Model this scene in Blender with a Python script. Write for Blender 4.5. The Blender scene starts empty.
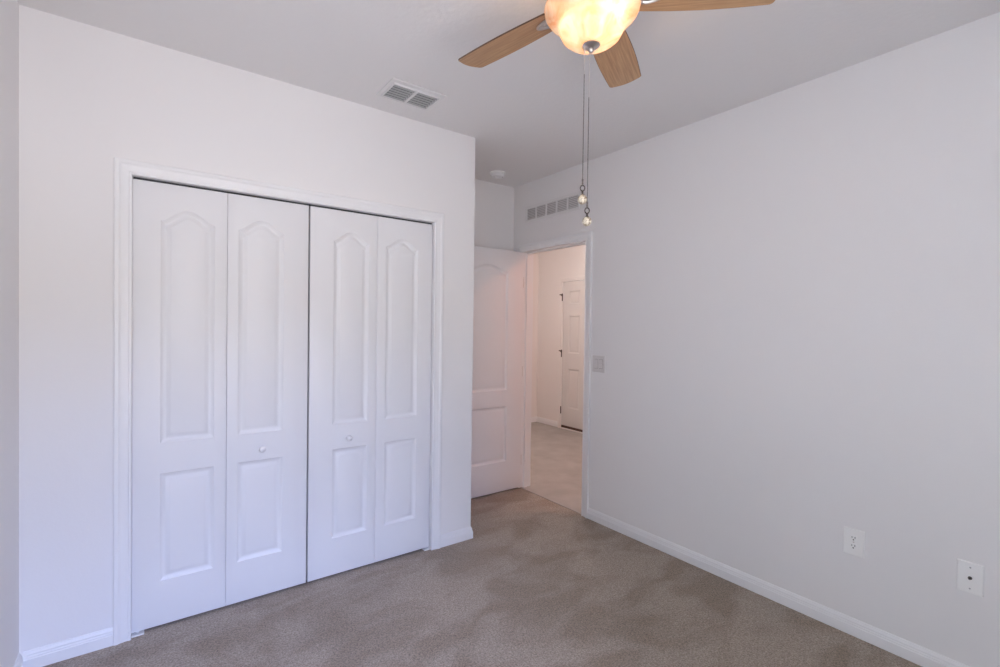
import bpy, bmesh, math, random
from mathutils import Vector, Matrix

random.seed(7)
SC = bpy.context.scene
COL = SC.collection
PI = math.pi

# ------------------------------------------------------------------ camera
CAM_H = 1.457
YAW, PITCH, ROLL, FPX = math.radians(36.4609), math.radians(-0.7779), math.radians(0.7644), 481.592
F = Vector((math.sin(YAW) * math.cos(PITCH), math.cos(YAW) * math.cos(PITCH), math.sin(PITCH)))
R0 = Vector((math.cos(YAW), -math.sin(YAW), 0))
U0 = R0.cross(F)
Rv = R0 * math.cos(ROLL) + U0 * math.sin(ROLL)
Uv = -R0 * math.sin(ROLL) + U0 * math.cos(ROLL)
cam_data = bpy.data.cameras.new('camera')
cam = bpy.data.objects.new('camera', cam_data)
COL.objects.link(cam)
cam_data.sensor_width = 36
cam_data.lens = 36 * FPX / 1000
cam_data.clip_start = 0.02
M = Matrix((Rv, Uv, -F)).transposed().to_4x4()
M.translation = Vector((0, 0, CAM_H))
cam.matrix_world = M
SC.camera = cam

# ------------------------------------------------------------------ room dimensions (metres)
H = 2.743                      # ceiling
XL, XR = -0.414, 2.747         # left wall face, right wall face
YR, YC, YB = -0.576, 2.764, 3.5235   # rear wall, closet wall, wall of the entry recess
XE = 1.812                     # outer corner of the closet
T = 0.115                      # wall thickness
OX0, OX1, OTOP = -0.045, 1.504, 2.124     # closet opening
Y1, Y2, DTOP = 2.610, 3.383, 2.133        # doorway in the right wall
XH, YH0, YH1 = 4.889, 0.6, 5.637          # hall far wall, hall ends
HD0, HD1, HDTOP = 4.285, 5.097, 2.125     # hall door opening
WX0, WX1, WZ0, WZ1 = -0.25, 1.15, 0.62, 2.25   # window in the rear wall
HUB = Vector((1.159, 1.094, 0))

# ------------------------------------------------------------------ world, lights, exposure
world = bpy.data.worlds.new('daylight')
SC.world = world
world.use_nodes = True
wn, wl = world.node_tree.nodes, world.node_tree.links
wn.clear()
w_out = wn.new('ShaderNodeOutputWorld')
w_bg = wn.new('ShaderNodeBackground')
w_tc = wn.new('ShaderNodeTexCoord')
w_sep = wn.new('ShaderNodeSeparateXYZ')
def w_math(op, a, b=0.0):
    m = wn.new('ShaderNodeMath'); m.operation = op
    for k, v in enumerate((a, b)):
        if isinstance(v, (int, float)): m.inputs[k].default_value = v
        else: wl.new(v, m.inputs[k])
    return m.outputs[0]
def w_step(v, a, b):
    m = wn.new('ShaderNodeMapRange'); m.interpolation_type = 'SMOOTHSTEP'
    m.inputs['From Min'].default_value = a; m.inputs['From Max'].default_value = b
    wl.new(v, m.inputs['Value'])
    return m.outputs['Result']
def w_mix(f, a, b):
    m = wn.new('ShaderNodeMix'); m.data_type = 'RGBA'
    wl.new(f, m.inputs[0])
    for k, v in ((6, a), (7, b)):
        if isinstance(v, tuple): m.inputs[k].default_value = (*v, 1)
        else: wl.new(v, m.inputs[k])
    return m.outputs[2]
wl.new(w_tc.outputs['Generated'], w_sep.inputs[0])
WZ_, WXd, WYd = w_sep.outputs['Z'], w_sep.outputs['X'], w_sep.outputs['Y']
az = w_math('DIVIDE', WXd, w_math('MAXIMUM', w_math('MULTIPLY', WYd, -1.0), 0.001))
mid = w_step(az, -0.62, -0.12)          # dimmer sector left of the view -> straight out
right = w_step(az, 0.25, 0.75)
ground = w_mix(right, w_mix(mid, (1.06, 0.97, 0.96), (1.90, 1.80, 1.84)), (2.7, 3.0, 3.3))
low_sky = w_mix(right, w_mix(mid, (0.25, 0.25, 0.25), (0.60, 0.52, 0.40)), (4.6, 5.2, 5.5))
high_sky = w_mix(right, w_mix(mid, (0.15, 0.18, 0.22), (1.95, 2.45, 4.40)), (5.2, 5.9, 6.5))
sky = w_mix(w_step(WZ_, 0.12, 0.28), low_sky, high_sky)
wl.new(w_mix(w_step(WZ_, -0.02, 0.02), ground, sky), w_bg.inputs['Color'])
w_bg.inputs['Strength'].default_value = 4.7
wl.new(w_bg.outputs[0], w_out.inputs[0])

def lamp(name, kind, loc, energy, color, **kw):
    ld = bpy.data.lights.new(name, kind)
    ld.energy = energy
    ld.color = color
    for k, v in kw.items():
        setattr(ld, k, v)
    lo = bpy.data.objects.new(name, ld)
    lo.location = loc
    COL.objects.link(lo)
    return lo

portal = lamp('window_portal', 'AREA', ((WX0 + WX1) / 2, YR - T - 0.02, (WZ0 + WZ1) / 2), 1, (1, 1, 1),
              shape='RECTANGLE', size=WX1 - WX0, size_y=WZ1 - WZ0)
portal.rotation_euler = (PI / 2, 0, 0)
portal.data.cycles.is_portal = True
HALL_LAMPS = [Vector((3.85, 1.95, H)), Vector((3.87, 4.00, H))]
HALL_POWER = [(92, (1.0, 0.46, 0.31)), (112, (1.0, 0.90, 0.86))]     # emission of the two lamp shades, the second lamp added
BULBS = []                                                       # position, emission
for a, w in ((-90, 1300), (48, 420), (168, 420)):
    BULBS.append((HUB + Vector((0.056 * math.cos(math.radians(a)), 0.056 * math.sin(math.radians(a)), 2.455)), w))

SC.view_settings.view_transform = 'Standard'
SC.view_settings.look = 'None'
SC.view_settings.exposure = 0.0
SC.view_settings.gamma = 1
SC.view_settings.use_curve_mapping = False
SC.cycles.max_bounces = 12
SC.cycles.diffuse_bounces = 8
SC.cycles.transmission_bounces = 8
SC.cycles.transparent_max_bounces = 12
SC.cycles.sample_clamp_indirect = 10
SC.cycles.use_denoising = True
SC.cycles.caustics_reflective = False
SC.cycles.caustics_refractive = False

# ------------------------------------------------------------------ materials
def material(name, color, rough=0.5, metal=0.0, spec=0.5):
    m = bpy.data.materials.new(name)
    m.use_nodes = True
    b = m.node_tree.nodes['Principled BSDF']
    b.inputs['Base Color'].default_value = (*color, 1)
    b.inputs['Roughness'].default_value = rough
    b.inputs['Metallic'].default_value = metal
    b.inputs['Specular IOR Level'].default_value = spec
    return m

def noise_color(m, scale, c1, c2, lo=0.35, hi=0.65, detail=4, stretch=(1, 1, 1), coord='Object', rot=(0, 0, 0)):
    n, l = m.node_tree.nodes, m.node_tree.links
    tc = n.new('ShaderNodeTexCoord'); mp = n.new('ShaderNodeMapping')
    mp.inputs['Scale'].default_value = stretch
    mp.inputs['Rotation'].default_value = rot
    nz = n.new('ShaderNodeTexNoise'); nz.inputs['Scale'].default_value = scale
    nz.inputs['Detail'].default_value = detail
    rp = n.new('ShaderNodeValToRGB')
    rp.color_ramp.elements[0].position = lo; rp.color_ramp.elements[0].color = (*c1, 1)
    rp.color_ramp.elements[1].position = hi; rp.color_ramp.elements[1].color = (*c2, 1)
    l.new(tc.outputs[coord], mp.inputs[0]); l.new(mp.outputs[0], nz.inputs['Vector'])
    l.new(nz.outputs['Fac'], rp.inputs['Fac'])
    l.new(rp.outputs['Color'], n['Principled BSDF'].inputs['Base Color'])
    return rp

def add_bump(m, scale, strength, dist=0.002, detail=3, stretch=(1, 1, 1)):
    n, l = m.node_tree.nodes, m.node_tree.links
    tc = n.new('ShaderNodeTexCoord'); mp = n.new('ShaderNodeMapping')
    mp.inputs['Scale'].default_value = stretch
    nz = n.new('ShaderNodeTexNoise'); nz.inputs['Scale'].default_value = scale
    nz.inputs['Detail'].default_value = detail
    bp = n.new('ShaderNodeBump'); bp.inputs['Strength'].default_value = strength
    bp.inputs['Distance'].default_value = dist
    l.new(tc.outputs['Object'], mp.inputs[0]); l.new(mp.outputs[0], nz.inputs['Vector'])
    l.new(nz.outputs['Fac'], bp.inputs['Height'])
    l.new(bp.outputs[0], n['Principled BSDF'].inputs['Normal'])

wall_m = material('wall_paint', (0.80, 0.788, 0.788), 0.65, spec=0.3); add_bump(wall_m, 90, 0.12)
ceil_m = material('ceiling_paint', (0.775, 0.765, 0.762), 0.8, spec=0.2); add_bump(ceil_m, 38, 0.35, 0.004, 5)
trim_m = material('trim_paint', (0.81, 0.81, 0.82), 0.38)
door_m = material('door_paint', (0.785, 0.785, 0.80), 0.42); add_bump(door_m, 60, 0.10, 0.001, 4, (6, 6, 0.5))
hall_m = material('hall_paint', (0.80, 0.77, 0.75), 0.65, spec=0.3)
halldoor_m = material('hall_door_paint', (0.72, 0.70, 0.68), 0.5, spec=0.3)
plate_m = material('white_plastic', (0.87, 0.865, 0.855), 0.3)
switch_m = material('almond_plastic', (0.68, 0.655, 0.645), 0.35)
dark_m = material('dark_slot', (0.02, 0.02, 0.022), 0.6)
slat_m = material('slat_enamel', (0.40, 0.41, 0.41), 0.4)
vent_m = material('vent_enamel', (0.72, 0.715, 0.715), 0.4)
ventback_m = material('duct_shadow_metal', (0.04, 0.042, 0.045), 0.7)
grille_m = material('grille_enamel', (0.76, 0.75, 0.745), 0.5)
grilleback_m = material('grille_backing', (0.46, 0.44, 0.44), 0.8)  # even grey of the plate behind the return slots
nickel_m = material('brushed_nickel', (0.62, 0.57, 0.54), 0.28, 1.0)
brass_m = material('aged_brass_hinge', (0.42, 0.34, 0.24), 0.4, 0.9)
bronze_m = material('dark_bronze', (0.07, 0.055, 0.05), 0.4, 0.8)
chain_m = material('chain_metal', (0.20, 0.18, 0.17), 0.4, 0.8)
cord_m = material('chain_bright', (0.62, 0.58, 0.55), 0.35, 0.7)
sweep_m = material('brown_sweep', (0.09, 0.045, 0.035), 0.6)
aluminium_m = material('track_metal', (0.45, 0.45, 0.46), 0.4, 0.8)
blade_edge_m = material('blade_edge', (0.10, 0.055, 0.03), 0.5)
closet_m = material('closet_paint', (0.35, 0.35, 0.36), 0.8)

# carpet: beige cut pile with soft brushed patches
carpet_m = material('carpet', (0.3, 0.27, 0.24), 0.95, spec=0.1)
def build_carpet(m):
    n, l = m.node_tree.nodes, m.node_tree.links
    b = n['Principled BSDF']
    b.inputs['Sheen Weight'].default_value = 0.25
    b.inputs['Sheen Roughness'].default_value = 0.5
    tc = n.new('ShaderNodeTexCoord')
    big = n.new('ShaderNodeTexNoise'); big.inputs['Scale'].default_value = 2.3
    big.inputs['Detail'].default_value = 3; big.inputs['Distortion'].default_value = 0.7
    mpb = n.new('ShaderNodeMapping'); mpb.inputs['Scale'].default_value = (1.0, 1.7, 1.0)
    mpb.inputs['Rotation'].default_value = (0, 0, 0.5)
    l.new(tc.outputs['Object'], mpb.inputs[0]); l.new(mpb.outputs[0], big.inputs['Vector'])
    rb = n.new('ShaderNodeValToRGB')
    rb.color_ramp.elements[0].position = 0.40; rb.color_ramp.elements[0].color = (0.285, 0.225, 0.172, 1)
    rb.color_ramp.elements[1].position = 0.58; rb.color_ramp.elements[1].color = (0.375, 0.312, 0.255, 1)
    l.new(big.outputs['Fac'], rb.inputs['Fac'])
    fine = n.new('ShaderNodeTexNoise'); fine.inputs['Scale'].default_value = 135
    fine.inputs['Detail'].default_value = 4; fine.inputs['Roughness'].default_value = 0.7
    l.new(tc.outputs['Object'], fine.inputs['Vector'])
    rf = n.new('ShaderNodeValToRGB')
    rf.color_ramp.elements[0].position = 0.32; rf.color_ramp.elements[0].color = (0.48, 0.46, 0.44, 1)
    rf.color_ramp.elements[1].position = 0.66; rf.color_ramp.elements[1].color = (1.36, 1.36, 1.36, 1)
    l.new(fine.outputs['Fac'], rf.inputs['Fac'])
    mx = n.new('ShaderNodeMix'); mx.data_type = 'RGBA'; mx.blend_type = 'MULTIPLY'
    mx.inputs[0].default_value = 1.0
    l.new(rb.outputs['Color'], mx.inputs[6]); l.new(rf.outputs['Color'], mx.inputs[7])
    l.new(mx.outputs[2], b.inputs['Base Color'])
    bp = n.new('ShaderNodeBump'); bp.inputs['Strength'].default_value = 0.9; bp.inputs['Distance'].default_value = 0.006
    l.new(fine.outputs['Fac'], bp.inputs['Height']); l.new(bp.outputs[0], b.inputs['Normal'])
build_carpet(carpet_m)

tile_m = material('hall_tile', (0.5, 0.44, 0.4), 0.35)
noise_color(tile_m, 5, (0.32, 0.30, 0.28), (0.42, 0.40, 0.38), 0.3, 0.7, 6)

# oak-look blade underside: grain runs along each blade (its local X, kept in a UV map)
wood_m = material('oak_blade', (0.4, 0.24, 0.13), 0.4)
def build_wood(m):
    n, l = m.node_tree.nodes, m.node_tree.links
    uv = n.new('ShaderNodeUVMap'); uv.uv_map = 'grain'
    mp = n.new('ShaderNodeMapping'); mp.inputs['Scale'].default_value = (4, 90, 1)
    nz = n.new('ShaderNodeTexNoise'); nz.inputs['Scale'].default_value = 1.6
    nz.inputs['Detail'].default_value = 6; nz.inputs['Distortion'].default_value = 0.4
    rp = n.new('ShaderNodeValToRGB')
    rp.color_ramp.elements[0].position = 0.30; rp.color_ramp.elements[0].color = (0.36, 0.195, 0.095, 1)
    rp.color_ramp.elements[1].position = 0.70; rp.color_ramp.elements[1].color = (0.54, 0.33, 0.175, 1)
    l.new(uv.outputs[0], mp.inputs[0]); l.new(mp.outputs[0], nz.inputs['Vector'])
    l.new(nz.outputs['Fac'], rp.inputs['Fac']); l.new(rp.outputs[0], n['Principled BSDF'].inputs['Base Color'])
build_wood(wood_m)

# alabaster bowl: translucent veined glass
bowl_m = bpy.data.materials.new('alabaster_glass')
def build_bowl(m):
    m.use_nodes = True
    n, l = m.node_tree.nodes, m.node_tree.links
    n.clear()
    out = n.new('ShaderNodeOutputMaterial')
    tc = n.new('ShaderNodeTexCoord')
    nz = n.new('ShaderNodeTexNoise'); nz.inputs['Scale'].default_value = 9
    nz.inputs['Detail'].default_value = 5; nz.inputs['Distortion'].default_value = 1.6
    l.new(tc.outputs['Object'], nz.inputs['Vector'])
    rp = n.new('ShaderNodeValToRGB')
    rp.color_ramp.elements[0].position = 0.34; rp.color_ramp.elements[0].color = (0.90, 0.55, 0.34, 1)
    rp.color_ramp.elements[1].position = 0.60; rp.color_ramp.elements[1].color = (0.97, 0.90, 0.78, 1)
    l.new(nz.outputs['Fac'], rp.inputs['Fac'])
    tr = n.new('ShaderNodeBsdfTranslucent'); df = n.new('ShaderNodeBsdfDiffuse')
    gl = n.new('ShaderNodeBsdfGlossy'); gl.inputs['Roughness'].default_value = 0.15
    dim = n.new('ShaderNodeMix'); dim.data_type = 'RGBA'; dim.blend_type = 'MULTIPLY'; dim.inputs[0].default_value = 1
    dim.inputs[7].default_value = (0.040, 0.036, 0.033, 1)      # dense glass: only a little of the bulb light gets through
    l.new(rp.outputs[0], dim.inputs[6]); l.new(dim.outputs[2], tr.inputs[0]); l.new(rp.outputs[0], df.inputs[0])
    m1 = n.new('ShaderNodeMixShader'); m1.inputs[0].default_value = 0.35
    l.new(tr.outputs[0], m1.inputs[1]); l.new(df.outputs[0], m1.inputs[2])
    m2 = n.new('ShaderNodeMixShader'); m2.inputs[0].default_value = 0.05
    l.new(m1.outputs[0], m2.inputs[1]); l.new(gl.outputs[0], m2.inputs[2])
    l.new(m2.outputs[0], out.inputs[0])
build_bowl(bowl_m)

crystal_m = material('crackled_cream_glass', (0.86, 0.78, 0.62), 0.12)
noise_color(crystal_m, 130, (0.26, 0.20, 0.14), (0.72, 0.65, 0.52), 0.38, 0.60, 3)
add_bump(crystal_m, 150, 0.6, 0.002)

def glow(name, color, strength, base=(0.9, 0.87, 0.82)):
    m = material(name, base, 0.3)
    b = m.node_tree.nodes['Principled BSDF']
    b.inputs['Emission Color'].default_value = (*color, 1)
    b.inputs['Emission Strength'].default_value = strength
    return m

pane_m = bpy.data.materials.new('window_glass')
def build_pane(m):
    m.use_nodes = True
    n, l = m.node_tree.nodes, m.node_tree.links
    n.clear()
    out = n.new('ShaderNodeOutputMaterial'); tp = n.new('ShaderNodeBsdfTransparent')
    gl = n.new('ShaderNodeBsdfGlossy'); gl.inputs['Roughness'].default_value = 0.02
    mx = n.new('ShaderNodeMixShader'); mx.inputs[0].default_value = 0.06
    l.new(tp.outputs[0], mx.inputs[1]); l.new(gl.outputs[0], mx.inputs[2]); l.new(mx.outputs[0], out.inputs[0])
build_pane(pane_m)
# ------------------------------------------------------------------ helpers
def empty(name, loc):
    o = bpy.data.objects.new(name, None)
    o.location = loc
    o.empty_display_size = 0.05
    COL.objects.link(o)
    return o

def tag(o, label=None, cat=None, group=None, kind=None):
    if label: o['label'] = label
    if cat: o['category'] = cat
    if group: o['group'] = group
    if kind: o['kind'] = kind
    return o

def world_loc(o):
    v = Vector((0, 0, 0))
    while o is not None:
        v += Vector(o.location)
        o = o.parent
    return v

def obj(name, bm, mat, parent=None, origin=None, smooth=None, label=None):
    """link a bmesh built in world coordinates as ONE mesh object; its origin goes to `origin`"""
    bmesh.ops.recalc_face_normals(bm, faces=bm.faces)
    if origin is None:
        if bm.verts:
            zs = [v.co.z for v in bm.verts]; xs = [v.co.x for v in bm.verts]; ys = [v.co.y for v in bm.verts]
            origin = Vector(((min(xs) + max(xs)) / 2, (min(ys) + max(ys)) / 2, min(zs)))
        else:
            origin = Vector()
    origin = Vector(origin)
    bmesh.ops.translate(bm, vec=-origin, verts=bm.verts)
    me = bpy.data.meshes.new(name)
    bm.to_mesh(me)
    bm.free()
    mats = mat if isinstance(mat, (list, tuple)) else [mat]
    for mm in mats: me.materials.append(mm)
    if smooth is not None:
        for p in me.polygons: p.use_smooth = True
        me.set_sharp_from_angle(angle=math.radians(smooth))
    o = bpy.data.objects.new(name, me)
    COL.objects.link(o)
    if parent is not None:
        o.parent = parent
        o.location = origin - world_loc(parent)
    else:
        o.location = origin
    if label: o['label'] = label
    return o

def box(bm, a, b, bevel=0.0, mi=0):
    x0, y0, z0 = a; x1, y1, z1 = b
    vs = [bm.verts.new((x, y, z)) for x in (x0, x1) for y in (y0, y1) for z in (z0, z1)]
    fs = [bm.faces.new([vs[i] for i in q]) for q in
          ((0, 1, 3, 2), (4, 6, 7, 5), (0, 4, 5, 1), (2, 3, 7, 6), (0, 2, 6, 4), (1, 5, 7, 3))]
    for f in fs: f.material_index = mi
    if bevel > 0:
        es = list({e for f in fs for e in f.edges})
        bmesh.ops.bevel(bm, geom=es, offset=bevel, segments=2, affect='EDGES', profile=0.5)
    return vs

def lathe(bm, c, prof, seg=32, mi=0, axis='z'):
    """prof = [(r, h)], revolved about an axis through c"""
    def pt(r, a, h):
        u, v = r * math.cos(a), r * math.sin(a)
        if axis == 'z': return Vector((u, v, h))
        if axis == 'y': return Vector((u, h, v))
        return Vector((h, u, v))
    rings = []
    for r, h in prof:
        if r < 1e-6:
            rings.append([bm.verts.new(Vector(c) + pt(0, 0, h))])
        else:
            rings.append([bm.verts.new(Vector(c) + pt(r, 2 * PI * i / seg, h)) for i in range(seg)])
    for A, B in zip(rings, rings[1:]):
        for i in range(seg):
            j = (i + 1) % seg
            if len(A) == 1 and len(B) == 1: continue
            if len(A) == 1: f = bm.faces.new((A[0], B[i], B[j]))
            elif len(B) == 1: f = bm.faces.new((A[i], A[j], B[0]))
            else: f = bm.faces.new((A[i], A[j], B[j], B[i]))
            f.material_index = mi

def tube(bm, pts, r, seg=10, cap=True):
    pts = [Vector(p) for p in pts]
    rings = []
    for i, p in enumerate(pts):
        d = (pts[min(i + 1, len(pts) - 1)] - pts[max(i - 1, 0)]).normalized()
        a = d.orthogonal().normalized() if i == 0 else (rings_a - d * rings_a.dot(d)).normalized()
        rings_a = a
        b = d.cross(a)
        rings.append([bm.verts.new(p + (a * math.cos(2 * PI * k / seg) + b * math.sin(2 * PI * k / seg)) * r) for k in range(seg)])
    for A, B in zip(rings, rings[1:]):
        for k in range(seg):
            bm.faces.new((A[k], A[(k + 1) % seg], B[(k + 1) % seg], B[k]))
    if cap:
        bm.faces.new(rings[0][::-1]); bm.faces.new(rings[-1])

def torus(bm, c, R_, r, nrm='x', seg=20, s2=8, sx=1.0, sz=1.0):
    rings = []
    for i in range(seg):
        a = 2 * PI * i / seg
        ring = []
        for k in range(s2):
            b = 2 * PI * k / s2
            rr = R_ + r * math.cos(b)
            u, v, w = rr * math.cos(a) * sx, rr * math.sin(a) * sz, r * math.sin(b)
            ring.append(bm.verts.new(Vector(c) + (Vector((w, u, v)) if nrm == 'x' else Vector((u, w, v)))))
        rings.append(ring)
    for i in range(seg):
        A, B = rings[i], rings[(i + 1) % seg]
        for k in range(s2):
            bm.faces.new((A[k], A[(k + 1) % s2], B[(k + 1) % s2], B[k]))

def bmn(): return bmesh.new()

def struct(name, bm, mat, label, cat, smooth=None):
    return tag(obj(name, bm, mat, smooth=smooth), label, cat, kind='structure')

# wall slab in a plane with rectangular holes; axis 'x' = plane of constant x
def wall_slab(axis, c0, c1, a0, a1, z0, z1, holes=()):
    bm = bmn()
    As = sorted({a0, a1, *[h[0] for h in holes], *[h[1] for h in holes]})
    Zs = sorted({z0, z1, *[h[2] for h in holes], *[h[3] for h in holes]})
    solid = {}
    for i in range(len(As) - 1):
        for j in range(len(Zs) - 1):
            ca, cz = (As[i] + As[i + 1]) / 2, (Zs[j] + Zs[j + 1]) / 2
            solid[i, j] = not any(h[0] < ca < h[1] and h[2] < cz < h[3] for h in holes)
    vc = {}
    def V(c, a, z):
        k = (round(c, 5), round(a, 5), round(z, 5))
        if k not in vc: vc[k] = bm.verts.new((c, a, z) if axis == 'x' else (a, c, z))
        return vc[k]
    for (i, j), s in solid.items():
        if not s: continue
        A0, A1, Z0, Z1 = As[i], As[i + 1], Zs[j], Zs[j + 1]
        for c in (c0, c1): bm.faces.new((V(c, A0, Z0), V(c, A1, Z0), V(c, A1, Z1), V(c, A0, Z1)))
        if not solid.get((i - 1, j)): bm.faces.new((V(c0, A0, Z0), V(c1, A0, Z0), V(c1, A0, Z1), V(c0, A0, Z1)))
        if not solid.get((i + 1, j)): bm.faces.new((V(c0, A1, Z0), V(c1, A1, Z0), V(c1, A1, Z1), V(c0, A1, Z1)))
        if not solid.get((i, j - 1)): bm.faces.new((V(c0, A0, Z0), V(c1, A0, Z0), V(c1, A1, Z0), V(c0, A1, Z0)))
        if not solid.get((i, j + 1)): bm.faces.new((V(c0, A0, Z1), V(c1, A0, Z1), V(c1, A1, Z1), V(c0, A1, Z1)))
    return bm

# moulded casing around three sides of an opening; u = distance outward from the opening, v = stand-off
CASING = [(0, 0), (0, 0.009), (0.003, 0.0115), (0.010, 0.012), (0.013, 0.0095), (0.022, 0.0105), (0.040, 0.0135),
          (0.048, 0.0175), (0.060, 0.0175), (0.0645, 0.015), (0.065, 0.0)]
def casing(bm, axis, face, side, a0, a1, top, z0=0.0, prof=CASING):
    def P(a, z, v): return (a, face + side * v, z) if axis == 'y' else (face + side * v, a, z)
    rows = []
    for u, v in prof:
        rows.append([bm.verts.new(P(a, z, v)) for a, z in ((a0 - u, z0), (a0 - u, top + u), (a1 + u, top + u), (a1 + u, z0))])
    n = len(rows)
    for i in range(n):
        A, B = rows[i], rows[(i + 1) % n]
        for k in range(3): bm.faces.new((A[k], A[k + 1], B[k + 1], B[k]))
    bm.faces.new([r[0] for r in rows]); bm.faces.new([r[3] for r in rows][::-1])

BASE = [(0, 0), (0.013, 0), (0.013, 0.046), (0.0105, 0.049), (0.0105, 0.055), (0.0085, 0.059), (0.0085, 0.066), (0.005, 0.074), (0.0035, 0.079), (0, 0.080)]
def baseboard(bm, path, left=True, prof=BASE):
    """path in xy; the board stands off to the left (or right) of the path"""
    P = [Vector(p) for p in path]
    s = 1 if left else -1
    nr = []
    for a, b in zip(P, P[1:]):
        d = (b - a).normalized(); nr.append(Vector((-d.y, d.x)) * s)
    offs = []
    for i in range(len(P)):
        if i == 0: offs.append(nr[0])
        elif i == len(P) - 1: offs.append(nr[-1])
        else:
            m = nr[i - 1] + nr[i]; offs.append(m / (1 + nr[i - 1].dot(nr[i])))
    rows = [[bm.verts.new((P[i].x + offs[i].x * v, P[i].y + offs[i].y * v, z)) for i in range(len(P))] for v, z in prof]
    n = len(rows)
    for i in range(n):
        A, B = rows[i], rows[(i + 1) % n]
        for k in range(len(P) - 1): bm.faces.new((A[k], A[k + 1], B[k + 1], B[k]))
    bm.faces.new([r[0] for r in rows]); bm.faces.new([r[-1] for r in rows][::-1])

# ---- moulded door leaf: flat skin with pressed panels
def arch_outline(x0, x1, z0, zs, za, n=22):
    """rectangle whose top is a cathedral arch: short flat shoulders, then an S-curve up to the crown"""
    pts = [(x0, z0), (x1, z0), (x1, zs)]
    if za <= zs: return pts + [(x0, zs)]
    for i in range(1, n):
        t = i / n
        x = x1 + (x0 - x1) * t
        q = abs(2 * t - 1)                    # 1 at shoulders, 0 at the crown
        g = min(1, max(0, (0.97 - q) / 0.90)); z = zs + (za - zs) * (g * g * (3 - 2 * g)) ** 0.85
        pts.append((x, z))
    pts.append((x0, zs))
    return pts

def inset(pts, d):
    n = len(pts); out = []
    for i in range(n):
        a, b, c = Vector(pts[i - 1]), Vector(pts[i]), Vector(pts[(i + 1) % n])
        e1, e2 = (b - a).normalized(), (c - b).normalized()
        n1, n2 = Vector((-e1.y, e1.x)), Vector((-e2.y, e2.x))
        m = (n1 + n2) / max(0.35, 1 + n1.dot(n2))
        out.append((b.x + m.x * d, b.y + m.y * d))
    return out

PANEL = [(0, 0), (0.002, 0.0016), (0.0165, 0.0092), (0.0205, 0.0100), (0.0245, 0.0092), (0.039, 0.0014), (0.042, 0.0006)]
def leaf(bm, to3, a0, a1, z0, z1, panels, thick, prof=PANEL, r=0.0025):
    """to3(a, z, depth) maps to world; depth grows into the door from the visible face"""
    def ring(pts, dep): return [bm.verts.new(to3(a, z, dep)) for a, z in pts]
    def bridge(A, B):
        n = len(A)
        for i in range(n): bm.faces.new((A[i], A[(i + 1) % n], B[(i + 1) % n], B[i]))
    rect = lambda d: [(a0 + d, z0 + d), (a1 - d, z0 + d), (a1 - d, z1 - d), (a0 + d, z1 - d)]
    front = ring(rect(r), 0.0)
    mid = ring(rect(r * 0.3), r * 0.3)
    side = ring(rect(0), r)
    back = ring(rect(0), thick)
    bridge(front, mid); bridge(mid, side); bridge(side, back)
    bm.faces.new(back)
    edges = []
    def loop_edges(A):
        for i in range(len(A)):
            e = bm.edges.get((A[i], A[(i + 1) % len(A)])) or bm.edges.new((A[i], A[(i + 1) % len(A)]))
            edges.append(e)
    loop_edges(front)
    for pts in panels:
        rings = [ring(inset(pts, d), dep) for d, dep in prof]
        for A, B in zip(rings, rings[1:]): bridge(A, B)
        cz = sum(z for a, z in pts) / len(pts); 
        bm.faces.new(rings[-1])
        loop_edges(rings[0])
    bmesh.ops.triangle_fill(bm, use_beauty=True, use_dissolve=False, edges=edges)

# ------------------------------------------------------------------ the shell
bm = bmn(); box(bm, (XL - T, YR - T, -0.12), (XR + 0.012, YB, 0.0))
struct('floor', bm, carpet_m, 'beige grey cut pile carpet covering the bedroom floor', 'carpet')
bm = bmn(); box(bm, (XR + 0.012, YH0 - T, -0.12), (XH + T, YH1 + T, -0.004))
struct('floor_hall', bm, tile_m, 'mottled beige hard floor of the hall beyond the doorway', 'floor')
bm = bmn(); box(bm, (XL - T, YR - T, H), (XH + T, YH1 + T, H + 0.1))
struct('ceiling', bm, ceil_m, 'textured off-white ceiling above the fan', 'ceiling')

struct('wall_left', wall_slab('x', XL - T, XL, YR - T, YB + T, 0, H), wall_m,
       'narrow strip of white wall at the left edge of the photo', 'wall')
struct('wall_rear', wall_slab('y', YR - T, YR, XL, XR, 0, H, [(WX0, WX1, WZ0, WZ1)]), wall_m,
       'white wall with the window, behind the camera', 'wall')
struct('wall_front', wall_slab('y', YC, YC + T, XL, XE, 0, H, [(OX0 - 0.012, OX1 + 0.012, 0, OTOP + 0.012)]), wall_m,
       'white wall around the folding closet doors', 'wall')
bm = wall_slab('x', XE - T, XE, YC + T, YB, 0, H)
struct('wall_closet_side', bm, wall_m, 'white side wall of the closet turning into the entry recess', 'wall')
struct('wall_back', wall_slab('y', YB, YB + T, XL, XR, 0, H), wall_m,
       'white wall behind the open bedroom door, under the smoke detector', 'wall')
struct('wall_right', wall_slab('x', XR, XR + T, YR - T, YH1, -0.02, H, [(Y1 - 0.018, Y2 + 0.018, -0.02, DTOP + 0.018)]), wall_m,
       'long white wall on the right with doorway, switch and outlets', 'wall')
struct('wall_hall_far', wall_slab('x', XH, XH + T, YH0 - T, YH1, -0.02, H, [(HD0 - 0.018, HD1 + 0.018, -0.02, HDTOP + 0.018)]), hall_m,
       'hall wall holding the six-panel door, seen through the doorway', 'wall')
struct('wall_hall_end', wall_slab('y', YH1, YH1 + T, XR, XH + T, -0.02, H), hall_m,
       'end wall of the hall left of the six-panel door', 'wall')
struct('wall_hall_near', wall_slab('y', YH0 - T, YH0, XR + T, XH, -0.02, H), hall_m,
       'near end wall of the hall, hidden behind the right wall', 'wall')

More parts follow.
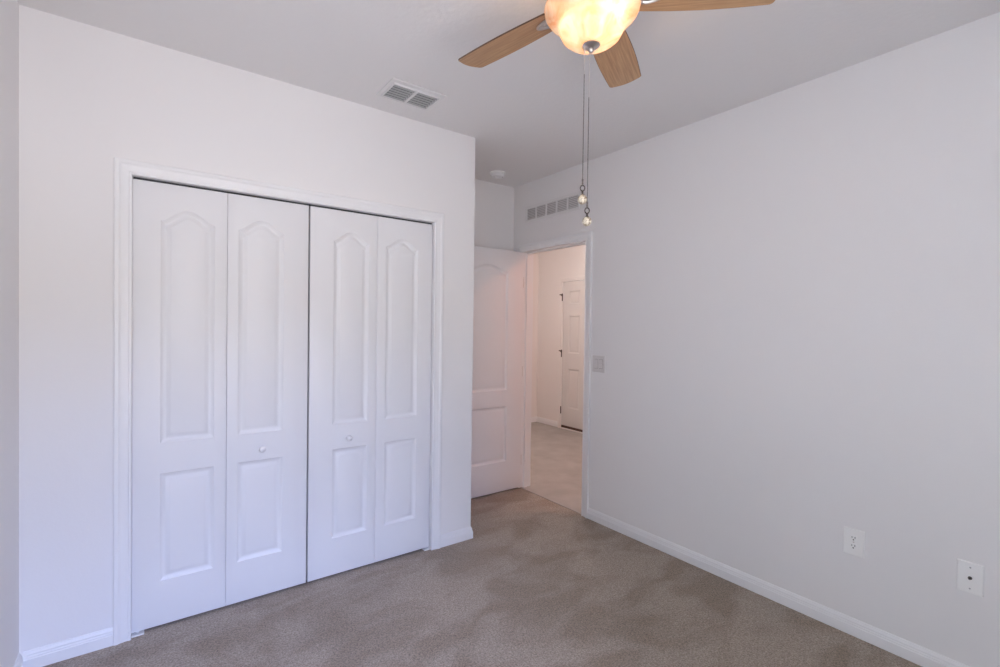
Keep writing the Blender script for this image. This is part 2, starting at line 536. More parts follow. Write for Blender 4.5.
# ---- baseboards
bm = bmn()
baseboard(bm, [(XL, YR), (XL, YC)], left=False)
struct('baseboard_left', bm, trim_m, 'white baseboard along the left wall', 'baseboard')
bm = bmn()
baseboard(bm, [(XL + 0.013, YC), (OX0 - 0.065, YC)], left=False)
struct('baseboard_front', bm, trim_m, 'white baseboard left of the closet doors', 'baseboard')
bm = bmn()
baseboard(bm, [(OX1 + 0.065, YC), (XE, YC), (XE, YB)], left=False)
struct('baseboard_closet_corner', bm, trim_m, 'short white baseboard wrapping the corner right of the closet', 'baseboard')
bm = bmn()
baseboard(bm, [(XE + 0.013, YB), (XR, YB)], left=False)
struct('baseboard_back', bm, trim_m, 'white baseboard behind the open bedroom door', 'baseboard')
bm = bmn()
baseboard(bm, [(XR, YR), (XR, Y1 - 0.065)], left=True)
struct('baseboard_right', bm, trim_m, 'long white baseboard along the right wall below the outlets', 'baseboard')
bm = bmn()
baseboard(bm, [(XL + 0.013, YR), (XR - 0.013, YR)], left=True)
struct('baseboard_rear', bm, trim_m, 'white baseboard under the window behind the camera', 'baseboard')
bm = bmn()
baseboard(bm, [(XH, YH0), (XH, HD0 - 0.055)], left=True)
struct('baseboard_hall_near', bm, trim_m, 'white hall baseboard on the near side of the six-panel door', 'baseboard')
bm = bmn()
baseboard(bm, [(XH, HD1 + 0.055), (XH, YH1), (XR + T, YH1)], left=True)
struct('baseboard_hall_far', bm, trim_m, 'white hall baseboard in the corner left of the six-panel door', 'baseboard')

# ---- closet casing and jambs, with the door track in the head
t1 = empty('trim_1', ((OX0 + OX1) / 2, YC, 0))
tag(t1, 'white moulded casing framing the folding closet doors', 'door casing', kind='structure')
bm = bmn(); casing(bm, 'y', YC, -1, OX0, OX1, OTOP)
obj('casing', bm, trim_m, t1)
bm = bmn()
box(bm, (OX0 - 0.012, YC, 0), (OX0, YC + T, OTOP + 0.012)); box(bm, (OX1, YC, 0), (OX1 + 0.012, YC + T, OTOP + 0.012))
box(bm, (OX0, YC, OTOP), (OX1, YC + T, OTOP + 0.012))
obj('jamb', bm, trim_m, t1)
bm = bmn(); box(bm, (OX0 + 0.004, YC + 0.026, OTOP - 0.006), (OX1 - 0.004, YC + 0.048, OTOP - 0.0005))
obj('track', bm, ventback_m, t1, label='dark metal door track')

# ---- closet doors
def bifold(name, label, x0, xf, x1, panels, knob, knob_x):
    root = empty(name, ((x0 + x1) / 2, YC + 0.02, 0.014))
    tag(root, label, 'closet door', 'folding closet doors', 'structure')
    for a0, a1, (p0, p1) in ((x0, xf - 0.0006, panels[0]), (xf + 0.0006, x1, panels[1])):
        bm = bmn()
        to3 = lambda a, z, d: (a, YC + 0.018 + d, z)
        leaf(bm, to3, a0, a1, 0.014, OTOP - 0.010,
             [arch_outline(p0, p1, 0.884, 1.940, 1.995), arch_outline(p0, p1, 0.226, 0.740, 0)], 0.034)
        obj('door_leaf', bm, door_m, root, smooth=32)
    bm = bmn()
    lathe(bm, (knob_x, YC + 0.018, 0.799), [(0, 0.0), (0.011, -0.0001), (0.0105, -0.003), (0.0075, -0.007), (0.0075, -0.012), (0.012, -0.017),
          (0.0165, -0.023), (0.0165, -0.028), (0.012, -0.033), (0.005, -0.0355), (0, -0.036)], 28, axis='y')
    obj('knob', bm, trim_m, root, smooth=50)
bifold('door_1', 'left pair of white folding closet doors with arched panels and round knob', OX0 + 0.0003, 0.337, 0.7307, ((0.062, 0.283), (0.387, 0.604)), True, 0.500)
bifold('door_2', 'right pair of white folding closet doors with arched panels, next to the entry recess', 0.7403, 1.130, OX1 - 0.004, ((0.869, 1.077), (1.186, 1.400)), True, 0.962)
for nm, xa, xb, lab in (('floor_bracket', OX0 + 0.001, 0.004, 'small white pivot bracket on the carpet under the left closet door corner'),
                        ('floor_bracket', 1.463, OX1 - 0.001, 'small white pivot bracket on the carpet under the right closet door corner')):
    bm = bmn(); box(bm, (xa, YC + 0.004, 0.0), (xb, YC + 0.04, 0.004), 0.001)
    lathe(bm, ((xa + xb) / 2, YC + 0.030, 0.006), [(0.006, 0), (0.006, 0.006), (0, 0.006)], 12)
    tag(obj(nm, bm, trim_m), lab, 'bracket')

# ---- doorway: jamb, stop and casing
t2 = empty('trim_2', (XR + T / 2, (Y1 + Y2) / 2, 0))
tag(t2, 'white casing and jambs of the open doorway to the hall', 'door casing', kind='structure')
bm = bmn(); casing(bm, 'x', XR, -1, Y1, Y2, DTOP); obj('casing', bm, trim_m, t2)
bm = bmn(); casing(bm, 'x', XR + T, 1, Y1, Y2, DTOP, z0=-0.004); obj('casing', bm, trim_m, t2)
bm = bmn()
box(bm, (XR, Y1 - 0.018, -0.004), (XR + T, Y1, DTOP + 0.018)); box(bm, (XR, Y2, -0.004), (XR + T, Y2 + 0.018, DTOP + 0.018))
box(bm, (XR, Y1, DTOP), (XR + T, Y2, DTOP + 0.018))
obj('jamb', bm, trim_m, t2)
bm = bmn()
sx0, sx1 = XR + 0.040, XR + 0.075
box(bm, (sx0, Y1, -0.004), (sx1, Y1 + 0.011, DTOP)); box(bm, (sx0, Y2 - 0.011, -0.004), (sx1, Y2, DTOP)); box(bm, (sx0, Y1 + 0.011, DTOP - 0.011), (sx1, Y2 - 0.011, DTOP))
obj('door_stop', bm, trim_m, t2)
bm = bmn(); box(bm, (XR + 0.006, Y1 - 0.0005, 0.925), (XR + 0.036, Y1 + 0.0015, 0.985)); box(bm, (XR - 0.006, Y1 - 0.001, 0.94), (XR + 0.006, Y1 + 0.0035, 0.972), 0.001)
obj('strike_plate', bm, brass_m, t2, label='small metal strike plate')
bm = bmn(); box(bm, (XR + 0.004, Y1, -0.004), (XR + 0.020, Y2, 0.004), 0.0015)
tag(obj('trim_4', bm, tile_m), 'thin beige threshold strip between carpet and hall floor', 'threshold', kind='structure')

# ---- bedroom door, standing open against the recess
DY = 3.362
d3 = empty('door_3', (XR - 0.007, DY + 0.02, 0.012))
tag(d3, 'white two-panel bedroom door with arched top panel, swung open into the recess', 'door', kind='structure')
bm = bmn()
leaf(bm, lambda a, z, d: (a, DY + d, z), XR - 0.007 - 0.762, XR - 0.007, 0.016, 2.128,
     [arch_outline(2.150, 2.567, 0.905, 1.935, 1.992, 30), arch_outline(2.150, 2.567, 0.278, 0.762, 0)], 0.035)
obj('door_leaf', bm, door_m, d3, smooth=32)
for z in (1.86, 1.06, 0.26):
    bm = bmn()
    lathe(bm, (XR - 0.003, DY + 0.012, z - 0.045), [(0, -0.004), (0.004, -0.002), (0.0055, 0), (0.0055, 0.09), (0.004, 0.092), (0, 0.094)], 14)
    box(bm, (XR - 0.007, DY + 0.004, z - 0.044), (XR - 0.0055, DY + 0.030, z + 0.044))
    obj('hinge', bm, brass_m, d3, smooth=40, label='metal butt hinge')
bm = bmn()
lathe(bm, (XR - 0.70, DY + 0.035, 0.95), [(0, 0), (0.031, 0), (0.031, 0.006), (0.012, 0.010), (0.012, 0.03), (0.022, 0.038), (0.027, 0.05), (0.022, 0.062), (0, 0.066)], 24, axis='y')
obj('knob', bm, nickel_m, d3, smooth=50)

# ---- hall door
t3 = empty('trim_3', (XH, (HD0 + HD1) / 2, 0))
tag(t3, 'slim white casing around the six-panel hall door', 'door casing', kind='structure')
HC = [(0, 0), (0, 0.008), (0.012, 0.010), (0.030, 0.013), (0.050, 0.015), (0.055, 0.012), (0.055, 0)]
bm = bmn(); casing(bm, 'x', XH, -1, HD0, HD1, HDTOP, z0=-0.004, prof=HC); obj('casing', bm, hall_m, t3)
bm = bmn()
box(bm, (XH, HD0 - 0.018, -0.004), (XH + T, HD0, HDTOP + 0.018)); box(bm, (XH, HD1, -0.004), (XH + T, HD1 + 0.018, HDTOP + 0.018))
box(bm, (XH, HD0, HDTOP), (XH + T, HD1, HDTOP + 0.018))
obj('jamb', bm, hall_m, t3)
bm = bmn(); box(bm, (XH - 0.012, HD0, -0.004), (XH + T, HD1, 0.010), 0.003); obj('threshold', bm, hall_m, t3)
d4 = empty('door_4', (XH + 0.02, (HD0 + HD1) / 2, 0))
tag(d4, 'closed white six-panel door across the hall with a dark bottom sweep', 'door', kind='structure')
PX = []
for (q0, q1) in ((HD1 - 0.343, HD1 - 0.130), (HD0 + 0.130, HD0 + 0.343)):
    for (a, b) in ((1.800, 1.985), (1.095, 1.630), (0.305, 0.868)):
        PX.append([(q0, a), (q1, a), (q1, b), (q0, b)])
bm = bmn()
leaf(bm, lambda a, z, d: (XH + 0.006 + d, a, z), HD0 + 0.003, HD1 - 0.003, 0.045, HDTOP - 0.004, PX, 0.04)
obj('door_leaf', bm, halldoor_m, d4, smooth=32)
bm = bmn(); box(bm, (XH + 0.004, HD0 + 0.002, 0.010), (XH + 0.046, HD1 - 0.004, 0.044), 0.002)
obj('bottom_sweep', bm, sweep_m, d4, label='dark brown bottom sweep')
for z, lf in ((1.90, True), (1.085, True), (0.262, False)):
    bm = bmn()
    lathe(bm, (XH - 0.004, HD1 + 0.002, z - 0.05), [(0, -0.006), (0.006, -0.003), (0.0075, 0), (0.0075, 0.10), (0.006, 0.103), (0, 0.106)], 14)
    if lf:
        box(bm, (XH - 0.019, HD1 + 0.004, z + 0.030), (XH - 0.015, HD1 + 0.045, z + 0.046), 0.001)
        box(bm, (XH - 0.019, HD1 + 0.000, z + 0.018), (XH - 0.004, HD1 + 0.012, z + 0.046), 0.001)
    obj('hinge', bm, bronze_m, d4, smooth=40, label='dark hinge')
bm = bmn()
lathe(bm, (XH + 0.006, HD0 + 0.07, 0.95), [(0, 0), (0.032, 0), (0.032, -0.006), (0.012, -0.010), (0.012, -0.03), (0.024, -0.038), (0.027, -0.05), (0.020, -0.062), (0, -0.066)], 24, axis='x')
obj('knob', bm, nickel_m, d4, smooth=50)

# ---- window behind the camera
w1 = empty('window_1', ((WX0 + WX1) / 2, YR, WZ0))
tag(w1, 'white framed window behind the camera that lights the room', 'window', kind='structure')
bm = bmn(); fy0, fy1 = YR - 0.09, YR - 0.04
fw = 0.045
for a, b in (((WX0, WZ0), (WX0 + fw, WZ1)), ((WX1 - fw, WZ0), (WX1, WZ1)), ((WX0 + fw, WZ0), (WX1 - fw, WZ0 + fw)), ((WX0 + fw, WZ1 - fw), (WX1 - fw, WZ1))):
    box(bm, (a[0], fy0, a[1]), (b[0], fy1, b[1]))
mz = (WZ0 + WZ1) / 2; mx_ = (WX0 + WX1) / 2
box(bm, (WX0 + fw, fy0, mz - 0.02), (WX1 - fw, fy1, mz + 0.02)); box(bm, (mx_ - 0.03, fy0, WZ0 + fw), (mx_ + 0.03, fy1, mz - 0.02)); box(bm, (mx_ - 0.03, fy0, mz + 0.02), (mx_ + 0.03, fy1, WZ1 - fw))
obj('window_frame', bm, trim_m, w1)
for xa, xb in ((WX0 + fw, mx_ - 0.03), (mx_ + 0.03, WX1 - fw)):
    for za, zb in ((WZ0 + fw, mz - 0.02), (mz + 0.02, WZ1 - fw)):
        bm = bmn(); vs = [bm.verts.new(p) for p in ((xa, YR - 0.065, za), (xb, YR - 0.065, za), (xb, YR - 0.065, zb), (xa, YR - 0.065, zb))]
        bm.faces.new(vs); obj('window_pane', bm, pane_m, w1)
bm = bmn(); box(bm, (WX0 - 0.03, YR - 0.04, WZ0 - 0.02), (WX1 + 0.03, YR + 0.03, WZ0), 0.003)
obj('window_sill', bm, trim_m, w1)

# ------------------------------------------------------------------ ceiling fan
fan = empty('ceiling_fan', (HUB.x, HUB.y, 2.345))
tag(fan, 'ceiling fan with five oak-look blades and a lit alabaster bowl light', 'ceiling fan')
bm = bmn(); lathe(bm, HUB, [(0, H), (0.075, H), (0.075, H - 0.012), (0.062, H - 0.035), (0.035, H - 0.05), (0, H - 0.05)], 40)
obj('canopy', bm, nickel_m, fan, smooth=40)
bm = bmn(); lathe(bm, HUB, [(0, 2.70), (0.03, 2.70), (0.03, 2.69), (0.085, 2.685), (0.108, 2.665), (0.112, 2.62), (0.105, 2.575), (0.085, 2.558), (0.085, 2.545), (0, 2.545)], 48)
obj('motor_housing', bm, nickel_m, fan, smooth=40)
bm = bmn(); lathe(bm, HUB, [(0, 2.545), (0.058, 2.545), (0.058, 2.515), (0.075, 2.505), (0.088, 2.492), (0.088, 2.486), (0, 2.486)], 40)
sw_house = obj('light_fitter', bm, nickel_m, fan, smooth=40)
for bp, bw in BULBS:
    bm = bmn(); lathe(bm, bp, [(0, -0.019), (0.010, -0.0165), (0.0165, -0.009), (0.018, 0.0), (0.0155, 0.010), (0.010, 0.018), (0.009, 0.032), (0, 0.032)], 20)
    obj('bulb', bm, glow('lit_bulb', (1.0, 0.70, 0.47), bw), fan, smooth=60, label='lit warm bulb')
BOWL = [(0.012, 2.3735), (0.035, 2.3742), (0.060, 2.3780), (0.080, 2.3860), (0.0935, 2.3980), (0.1000, 2.4110), (0.1020, 2.4220), (0.1040, 2.4310),
        (0.1110, 2.4390), (0.1250, 2.4480), (0.1400, 2.4600), (0.1495, 2.4740), (0.1525, 2.4870), (0.1495, 2.4970), (0.1400, 2.5020)]
bm = bmn()
pr = BOWL + [(0.1375, 2.5030), (0.1365, 2.5000)]     # thin blown glass with a turned-in lip
lathe(bm, HUB, pr, 72)
bmesh.ops.remove_doubles(bm, verts=bm.verts, dist=1e-5)
obj('glass_bowl', bm, bowl_m, fan, smooth=60, label='glowing veined alabaster glass bowl')
bm = bmn(); lathe(bm, HUB, [(0, 2.3765), (0.020, 2.3760), (0.0275, 2.3720), (0.0285, 2.3690), (0.024, 2.3650), (0.013, 2.3615), (0.0085, 2.3580), (0.0095, 2.3535), (0.0065, 2.3475), (0, 2.345)], 36)
obj('finial', bm, nickel_m, fan, smooth=50)
bm = bmn(); lathe(bm, HUB, [(0, 2.487), (0.005, 2.487), (0.005, 2.376), (0, 2.376)], 12)
obj('centre_rod', bm, nickel_m, fan, smooth=50)

# blades
RT, BZ, PH, PT = 0.578, 2.519, 28.4, math.radians(-10)
def blade_outline():
    r0, rt = 0.150, RT
    up = []
    def hw(r):
        t = (r - r0) / (rt - r0)
        return 0.0590 + 0.008 * t + 0.009 * math.sin(PI * t)
    n = 18
    for i in range(n + 1):
        r = r0 + (rt - 0.016 - r0) * i / n
        up.append((r, hw(r)))
    wt = hw(rt - 0.016)
    tip = []
    cr = 0.016
    for i in range(1, 7):                      # rounded corner
        a = i / 6 * PI / 2
        tip.append((rt - cr + cr * math.sin(a) - 0.0, wt - cr + cr * math.cos(a)))
    m = 8
    arc = []
    y0 = tip[-1][1]
    for i in range(1, m):
        y = y0 - 2 * y0 * i / m
        arc.append((rt + 0.010 * (1 - (y / y0) ** 2), y))
    low = [(r, -y) for r, y in (up + tip)][::-1]
    root = []
    return up + tip + arc + low
OUT = blade_outline()
for k in range(5):
    a = math.radians(PH + 72 * k)
    u = Vector((math.cos(a), math.sin(a), 0)); v = Vector((-math.sin(a), math.cos(a), 0))
    vp = v * math.cos(PT) + Vector((0, 0, 1)) * math.sin(PT)
    nn = u.cross(vp)
    base = Vector((HUB.x, HUB.y, BZ))
    bm = bmn(); uvl = bm.loops.layers.uv.new('grain')
    th = 0.0055
    def ringb(shr, dz):
        cx = sum(p[0] for p in OUT) / len(OUT)
        return [bm.verts.new(base + u * (p[0] + (cx - p[0]) * shr * 0.3) + vp * (p[1] * (1 - shr)) + nn * dz) for p in OUT]
    A, B, C_, D = ringb(0.02, -th / 2), ringb(0, -th / 2 + 0.001), ringb(0, th / 2 - 0.001), ringb(0.02, th / 2)
    fs = [bm.faces.new(A[::-1]), bm.faces.new(D)]
    for P, Q in ((A, B), (B, C_), (C_, D)):
        for i in range(len(P)):
            f = bm.faces.new((P[i], P[(i + 1) % len(P)], Q[(i + 1) % len(P)], Q[i])); f.material_index = 1
    for f in bm.faces:
        for lp in f.loops:
            w = lp.vert.co - base
            lp[uvl].uv = (w.dot(u) + k * 3.1, w.dot(vp) + k * 0.7)
    blade = obj('fan_blade', bm, [wood_m, blade_edge_m], fan)
    # blade iron: arm from the motor, oval medallion under the blade root, three screws
    bm = bmn()
    arm0 = Vector((HUB.x, HUB.y, 2.549))
    def bar(p, q, w0, w1, t):
        vs = []
        for c, w in ((p, w0), (q, w1)):
            for s1, s2 in ((-1, -1), (1, -1), (1, 1), (-1, 1)):
                vs.append(bm.verts.new(c + vp * s1 * w + Vector((0, 0, 1)) * s2 * t))
        for q4 in ((0, 1, 2, 3), (7, 6, 5, 4), (0, 4, 5, 1), (1, 5, 6, 2), (2, 6, 7, 3), (3, 7, 4, 0)): bm.faces.new([vs[i] for i in q4])
    z_ = Vector((0, 0, 1))
    bar(arm0 + u * 0.070, arm0 + u * 0.115 - z_ * 0.004, 0.016, 0.013, 0.003)
    bar(arm0 + u * 0.115 - z_ * 0.004, base + u * 0.150 - nn * 0.006, 0.013, 0.016, 0.003)
    for (ra, rb, sc) in ((0, 1, 1),):
        rg = []
        for h, s in ((-0.0030, 1.0), (-0.0080, 0.97), (-0.0100, 0.86), (-0.0085, 0.74), (-0.0045, 0.66), (-0.0045, 0.30), (-0.0080, 0.22)):
            ring = []
            for i in range(28):
                t = 2 * PI * i / 28
                ring.append(bm.verts.new(base + u * (0.182 + 0.045 * s * math.cos(t)) + vp * (0.027 * s * math.sin(t) * (1 - 0.25 * math.cos(t))) + nn * h))
            rg.append(ring)
        for P, Q in zip(rg, rg[1:]):
            for i in range(28): bm.faces.new((P[i], P[(i + 1) % 28], Q[(i + 1) % 28], Q[i]))
        bm.faces.new(rg[0]); bm.faces.new(rg[-1])
    iron = obj('blade_iron', bm, nickel_m, blade, smooth=40, label='brushed nickel blade iron')

# pull chains
RT2 = Vector((0.804, -0.594, 0))
def pull_chain(off, z_thin, z_top, z_ring, z_ball, lab):
    p = HUB + off
    bm = bmn()
    tube(bm, [p + Vector((0, 0, z)) for z in (2.366, z_thin)], 0.0012, 8)
    ch = obj('pull_chain', bm, cord_m, fan, smooth=60, origin=p + Vector((0, 0, z_ball - 0.015)), label=lab)
    bm = bmn()
    z = z_thin
    z_end = z_ring + 0.016
    n = int((z_thin - z_end) / 0.0042)
    tube(bm, [p + Vector((0, 0, q)) for q in (z_thin, z_end)], 0.0011, 6)
    for i in range(n):
        c = p + Vector((0, 0, z_thin - (i + 0.5) * (z_thin - z_end) / n))
        lathe(bm, c, [(0, -0.0019), (0.0017, -0.0008), (0.0017, 0.0008), (0, 0.0019)], 6)
    lathe(bm, p + Vector((0, 0, z_end + 0.004)), [(0, -0.009), (0.0026, -0.008), (0.003, -0.003), (0.0022, 0), (0.003, 0.003), (0.003, 0.009), (0, 0.010)], 10)
    obj('bead_chain', bm, chain_m, ch, smooth=60, label='dark bead chain')
    bm = bmn()
    # ring lies in the plane facing the room diagonal
    torus(bm, (0, 0, 0), 0.0072, 0.0018, 'y', 22, 8, 1.0, 1.25)
    bmesh.ops.rotate(bm, cent=(0, 0, 0), matrix=Matrix.Rotation(-0.64, 3, 'Z'), verts=bm.verts)
    bmesh.ops.translate(bm, vec=p + Vector((0, 0, z_ring)), verts=bm.verts)
    lathe(bm, p + Vector((0, 0, z_ball)), [(0.0095, 0.0115), (0.006, 0.016), (0.003, 0.018), (0.003, 0.026), (0, 0.027)], 16)
    obj('pull_ring', bm, bronze_m, ch, smooth=50, label='dark ring and cap')
    bm = bmn()
    bmesh.ops.create_icosphere(bm, subdivisions=3, radius=0.0158)
    bmesh.ops.translate(bm, vec=p + Vector((0, 0, z_ball)), verts=bm.verts)
    obj('pull_ball', bm, crystal_m, ch, smooth=20, label='cream crackled glass ball')
    return ch
pull_chain(RT2 * -0.0170 + Vector((-0.002, 0.003, 0)), 2.278, 0, 1.911, 1.874, 'shorter pull chain ending in a cream glass ball')
pull_chain(RT2 * -0.0030 + Vector((0.004, 0.006, 0)), 2.207, 0, 1.840, 1.805, 'longer pull chain ending in a cream glass ball')

# ------------------------------------------------------------------ vents and detector
cv = empty('ceiling_vent', (1.195, 2.475, H))
tag(cv, 'white louvred air vent on the ceiling above the closet', 'air vent')
vx0, vx1, vy0, vy1 = 1.032, 1.352, 2.362, 2.590
bm = bmn()
zf = H - 0.010
sxa, sxb, sya, syb = 1.060, 1.324, 2.398, 2.560
def frame4(bm, X0, X1, Y0_, Y1_, x0, x1, y0, y1, za, zb, bev=0.0015):
    box(bm, (X0, Y0_, za), (X1, y0, zb), bev); box(bm, (X0, y1, za), (X1, Y1_, zb), bev)
    box(bm, (X0, y0, za), (x0, y1, zb), bev); box(bm, (x1, y0, za), (X1, y1, zb), bev)
frame4(bm, vx0, vx1, vy0, vy1, sxa, sxb, sya, syb, H - 0.006, H - 0.0002)
frame4(bm, sxa - 0.006, sxb + 0.006, sya - 0.006, syb + 0.006, sxa, sxb, sya, syb, H - 0.016, H - 0.004)
obj('frame', bm, vent_m, cv)
bm = bmn(); box(bm, (sxa, sya, H - 0.0015), (sxb, syb, H - 0.0002)); obj('backing', bm, ventback_m, cv, label='dark plate painted as the shaded duct opening')  # flat plate on the ceiling; the duct's inner shade is put into its colour
xm = (sxa + sxb) / 2
bm = bmn(); box(bm, (xm - 0.007, sya, H - 0.016), (xm + 0.007, syb, H - 0.002), 0.001); obj('divider', bm, vent_m, cv)
def slat_mesh(x0, x1, yc, w, tilt, z):
    bm = bmn(); dy, dz = w / 2 * math.cos(tilt), w / 2 * math.sin(tilt); t = 0.0007
    vs = []
    for x in (x0, x1):
        for sy in (-1, 1):
            for st in (-1, 1): vs.append(bm.verts.new((x, yc + sy * dy + st * t * math.sin(tilt), z + sy * dz + st * t)))
    for q in ((0, 1, 3, 2), (4, 6, 7, 5), (0, 4, 5, 1), (2, 3, 7, 6), (0, 2, 6, 4), (1, 5, 7, 3)): bm.faces.new([vs[i] for i in q])
    return bm
for (xa, xb) in ((sxa, xm - 0.007), (xm + 0.007, sxb)):
    for i in range(6):
        yc = sya + 0.024 + i * (syb - sya - 0.032) / 5
        obj('slat', slat_mesh(xa, xb, yc, 0.0125, math.radians(-15), H - 0.0085), slat_m, cv)

rg = empty('return_vent', (XR, 3.012, 2.39))
tag(rg, 'long white slotted air return vent on the wall above the doorway', 'air vent')
gy0, gy1, gz0, gz1 = 2.672, 3.352, 2.388, 2.532
sy0, sy1, sz0, sz1 = 2.697, 3.326, 2.412, 2.509
bm = bmn()
for a, b in (((gy0, gz0), (gy1, sz0)), ((gy0, sz1), (gy1, gz1)), ((gy0, sz0), (sy0, sz1)), ((sy1, sz0), (gy1, sz1))):
    box(bm, (XR - 0.008, a[0], a[1]), (XR - 0.0002, b[0], b[1]), 0.0015)
NS = 5
cell = (sy1 - sy0 + 0.018) / NS
for i in range(1, NS):
    yb = sy0 + i * cell - 0.018
    box(bm, (XR - 0.008, yb, sz0), (XR - 0.0005, yb + 0.018, sz1), 0.001)
obj('frame', bm, grille_m, rg)
bm = bmn(); box(bm, (XR - 0.0015, sy0, sz0), (XR - 0.0002, sy1, sz1)); obj('backing', bm, grilleback_m, rg, label='darker backing behind the slots')
for i in range(NS):
    ya = sy0 + i * cell; yb = ya + cell - 0.018
    for j in range(7):
        zc = sz0 + 0.008 + j * (sz1 - sz0 - 0.014) / 6
        bm = bmn(); dz = 0.0042; 
        vs = [bm.verts.new((x, y, z)) for y in (ya, yb) for (x, z) in ((XR - 0.0075, zc - dz), (XR - 0.0068, zc - dz + 0.001), (XR - 0.0018, zc + dz), (XR - 0.0026, zc + dz))]
        for q in ((0, 1, 2, 3), (7, 6, 5, 4), (0, 4, 5, 1), (1, 5, 6, 2), (2, 6, 7, 3), (3, 7, 4, 0)): bm.faces.new([vs[k] for k in q])
        obj('slat', bm, grille_m, rg)

sd = empty('smoke_detector', (2.372, 3.270, H))
tag(sd, 'round white smoke detector on the ceiling of the entry recess', 'smoke detector')
bm = bmn(); lathe(bm, (2.372, 3.270, H), [(0, 0), (0.066, 0), (0.066, -0.008), (0.063, -0.010), (0, -0.010)], 40); obj('base', bm, plate_m, sd, smooth=35)
bm = bmn(); lathe(bm, (2.372, 3.270, H), [(0, -0.010), (0.052, -0.010), (0.055, -0.014), (0.055, -0.026), (0.050, -0.034), (0.038, -0.038), (0.030, -0.038), (0.028, -0.035), (0.020, -0.035), (0.018, -0.039), (0, -0.040)], 40)
obj('cover', bm, trim_m, sd, smooth=35)
bm = bmn(); lathe(bm, (2.372 + 0.025, 3.270 - 0.030, H - 0.0375), [(0.003, 0), (0.003, -0.002), (0, -0.0025)], 10); obj('indicator_light', bm, dark_m, sd)

# ------------------------------------------------------------------ wall plates
def plate_bm(y0, y1, z0, z1, t=0.0062):
    bm = bmn()
    rr = []
    for d, x in ((0, 0.0002), (0, 0.003), (0.0015, t - 0.001), (0.005, t)):
        rr.append([bm.verts.new((XR - x, y, z)) for y, z in ((y0 + d, z0 + d), (y1 - d, z0 + d), (y1 - d, z1 - d), (y0 + d, z1 - d))])
    for A, B in zip(rr, rr[1:]):
        for i in range(4): bm.faces.new((A[i], A[(i + 1) % 4], B[(i + 1) % 4], B[i]))
    bm.faces.new(rr[0]); bm.faces.new(rr[-1])
    return bm
def screw(par, y, z, mat=None, x=None):
    bm = bmn(); lathe(bm, (XR - (x or 0.006), y, z), [(0.0032, 0), (0.0032, -0.0006), (0.002, -0.0011), (0, -0.0012)], 12, axis='x')
    obj('screw', bm, mat or nickel_m, par, smooth=50)

ls = empty('light_switch', (XR, 2.462, 1.128))
tag(ls, 'double rocker light switch beside the doorway', 'light switch')
obj('cover_plate', plate_bm(2.400, 2.524, 1.128, 1.252), switch_m, ls)
for yc in (2.439, 2.485):
    bm = bmn(); box(bm, (XR - 0.0068, yc - 0.0175, 1.155), (XR - 0.0055, yc + 0.0175, 1.225), 0.0004)
    rk = obj('rocker', bm, dark_m, ls, label='dark gap around rocker')
    rk.data.materials[0] = material('switch_gap', (0.25, 0.23, 0.21), 0.6)
    bm = bmn()
    prof = [(-0.0062, 1.157), (-0.0105, 1.158), (-0.0078, 1.190), (-0.0085, 1.223), (-0.0062, 1.223)]
    A = [bm.verts.new((XR + x, yc - 0.0160, z)) for x, z in prof]; B = [bm.verts.new((XR + x, yc + 0.0160, z)) for x, z in prof]
    bm.faces.new(A); bm.faces.new(B[::-1])
    for i in range(5): bm.faces.new((A[i], A[(i + 1) % 5], B[(i + 1) % 5], B[i]))
    obj('paddle', bm, switch_m, rk)

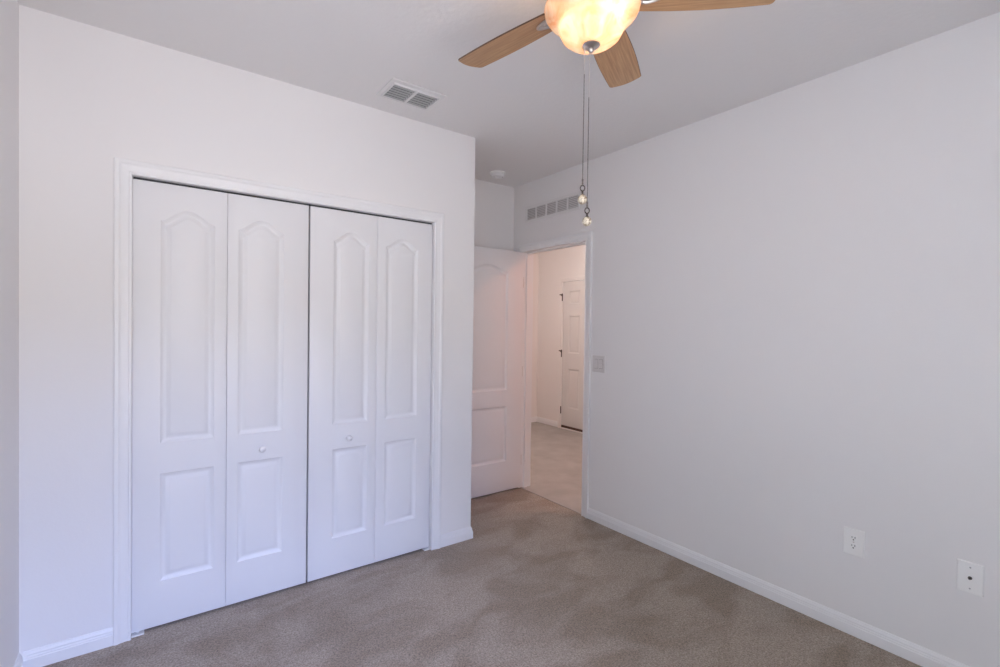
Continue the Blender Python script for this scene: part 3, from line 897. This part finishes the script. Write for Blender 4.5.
eo = empty('electrical_outlet', (XR, 0.832, 0.384))
tag(eo, 'white duplex power outlet on the right wall, nearer the doorway', 'power outlet')
obj('cover_plate', plate_bm(0.790, 0.874, 0.384, 0.510), plate_m, eo)
for zc in (0.4665, 0.4275):
    bm = bmn()
    n = 28; ring = []
    for x in (0.005, 0.0078):
        rr = []
        for i in range(n):
            a = 2 * PI * i / n
            y, z = 0.0172 * math.cos(a), max(-0.0138, min(0.0138, 0.0172 * math.sin(a)))
            rr.append(bm.verts.new((XR - x, 0.832 + y, zc + z)))
        ring.append(rr)
    for i in range(n): bm.faces.new((ring[0][i], ring[0][(i + 1) % n], ring[1][(i + 1) % n], ring[1][i]))
    bm.faces.new(ring[1]); bm.faces.new(ring[0][::-1])
    sk = obj('socket', bm, plate_m, eo, smooth=30)
    bm = bmn()
    box(bm, (XR - 0.0083, 0.832 - 0.0075, zc - 0.001), (XR - 0.0075, 0.832 - 0.0050, zc + 0.008)); box(bm, (XR - 0.0083, 0.832 + 0.0050, zc - 0.000), (XR - 0.0075, 0.832 + 0.0072, zc + 0.007))
    lathe(bm, (XR - 0.0075, 0.832, zc - 0.0075), [(0.0030, 0), (0.0030, -0.0008), (0, -0.0008)], 12, axis='x')
    obj('slots', bm, dark_m, sk)
screw(eo, 0.832, 0.447)

co = empty('cable_outlet', (XR, 0.4265, 0.384))
tag(co, 'blank white wall plate with a single cable jack, nearest the right edge of the photo', 'wall plate')
obj('cover_plate', plate_bm(0.386, 0.467, 0.384, 0.512), plate_m, co)
bm = bmn(); lathe(bm, (XR - 0.0058, 0.4265, 0.448), [(0.0068, 0), (0.0068, -0.002), (0.0062, -0.003), (0.0048, -0.003), (0.0048, -0.010), (0.0032, -0.010), (0.0030, -0.004), (0, -0.004)], 12, axis='x')
obj('cable_jack', bm, bronze_m, co, smooth=30, label='dark threaded cable jack')
screw(co, 0.4265, 0.491, aluminium_m); screw(co, 0.4265, 0.404, aluminium_m)

# ------------------------------------------------------------------ hall ceiling lamps (out of view; the second is added to brighten the hall)
for hp, (hw_, hc_), lab in zip(HALL_LAMPS, HALL_POWER, ('flush ceiling lamp in the hall, hidden behind the right wall', 'added ceiling lamp brightening the hall, unseen above the doorway beside the six-panel door')):
    hl = empty('hall_ceiling_lamp', hp)
    tag(hl, lab, 'ceiling lamp', 'hall ceiling lamps')
    bm = bmn(); lathe(bm, hp, [(0, 0), (0.13, 0), (0.13, -0.02), (0.12, -0.03), (0, -0.03)], 36); obj('base', bm, nickel_m, hl, smooth=40)
    bm = bmn(); lathe(bm, hp, [(0.115, -0.03), (0.112, -0.06), (0.09, -0.085), (0.05, -0.10), (0, -0.105)], 36)
    obj('lamp_shade', bm, glow('hall_lamp_glass', hc_, hw_), hl, smooth=60)
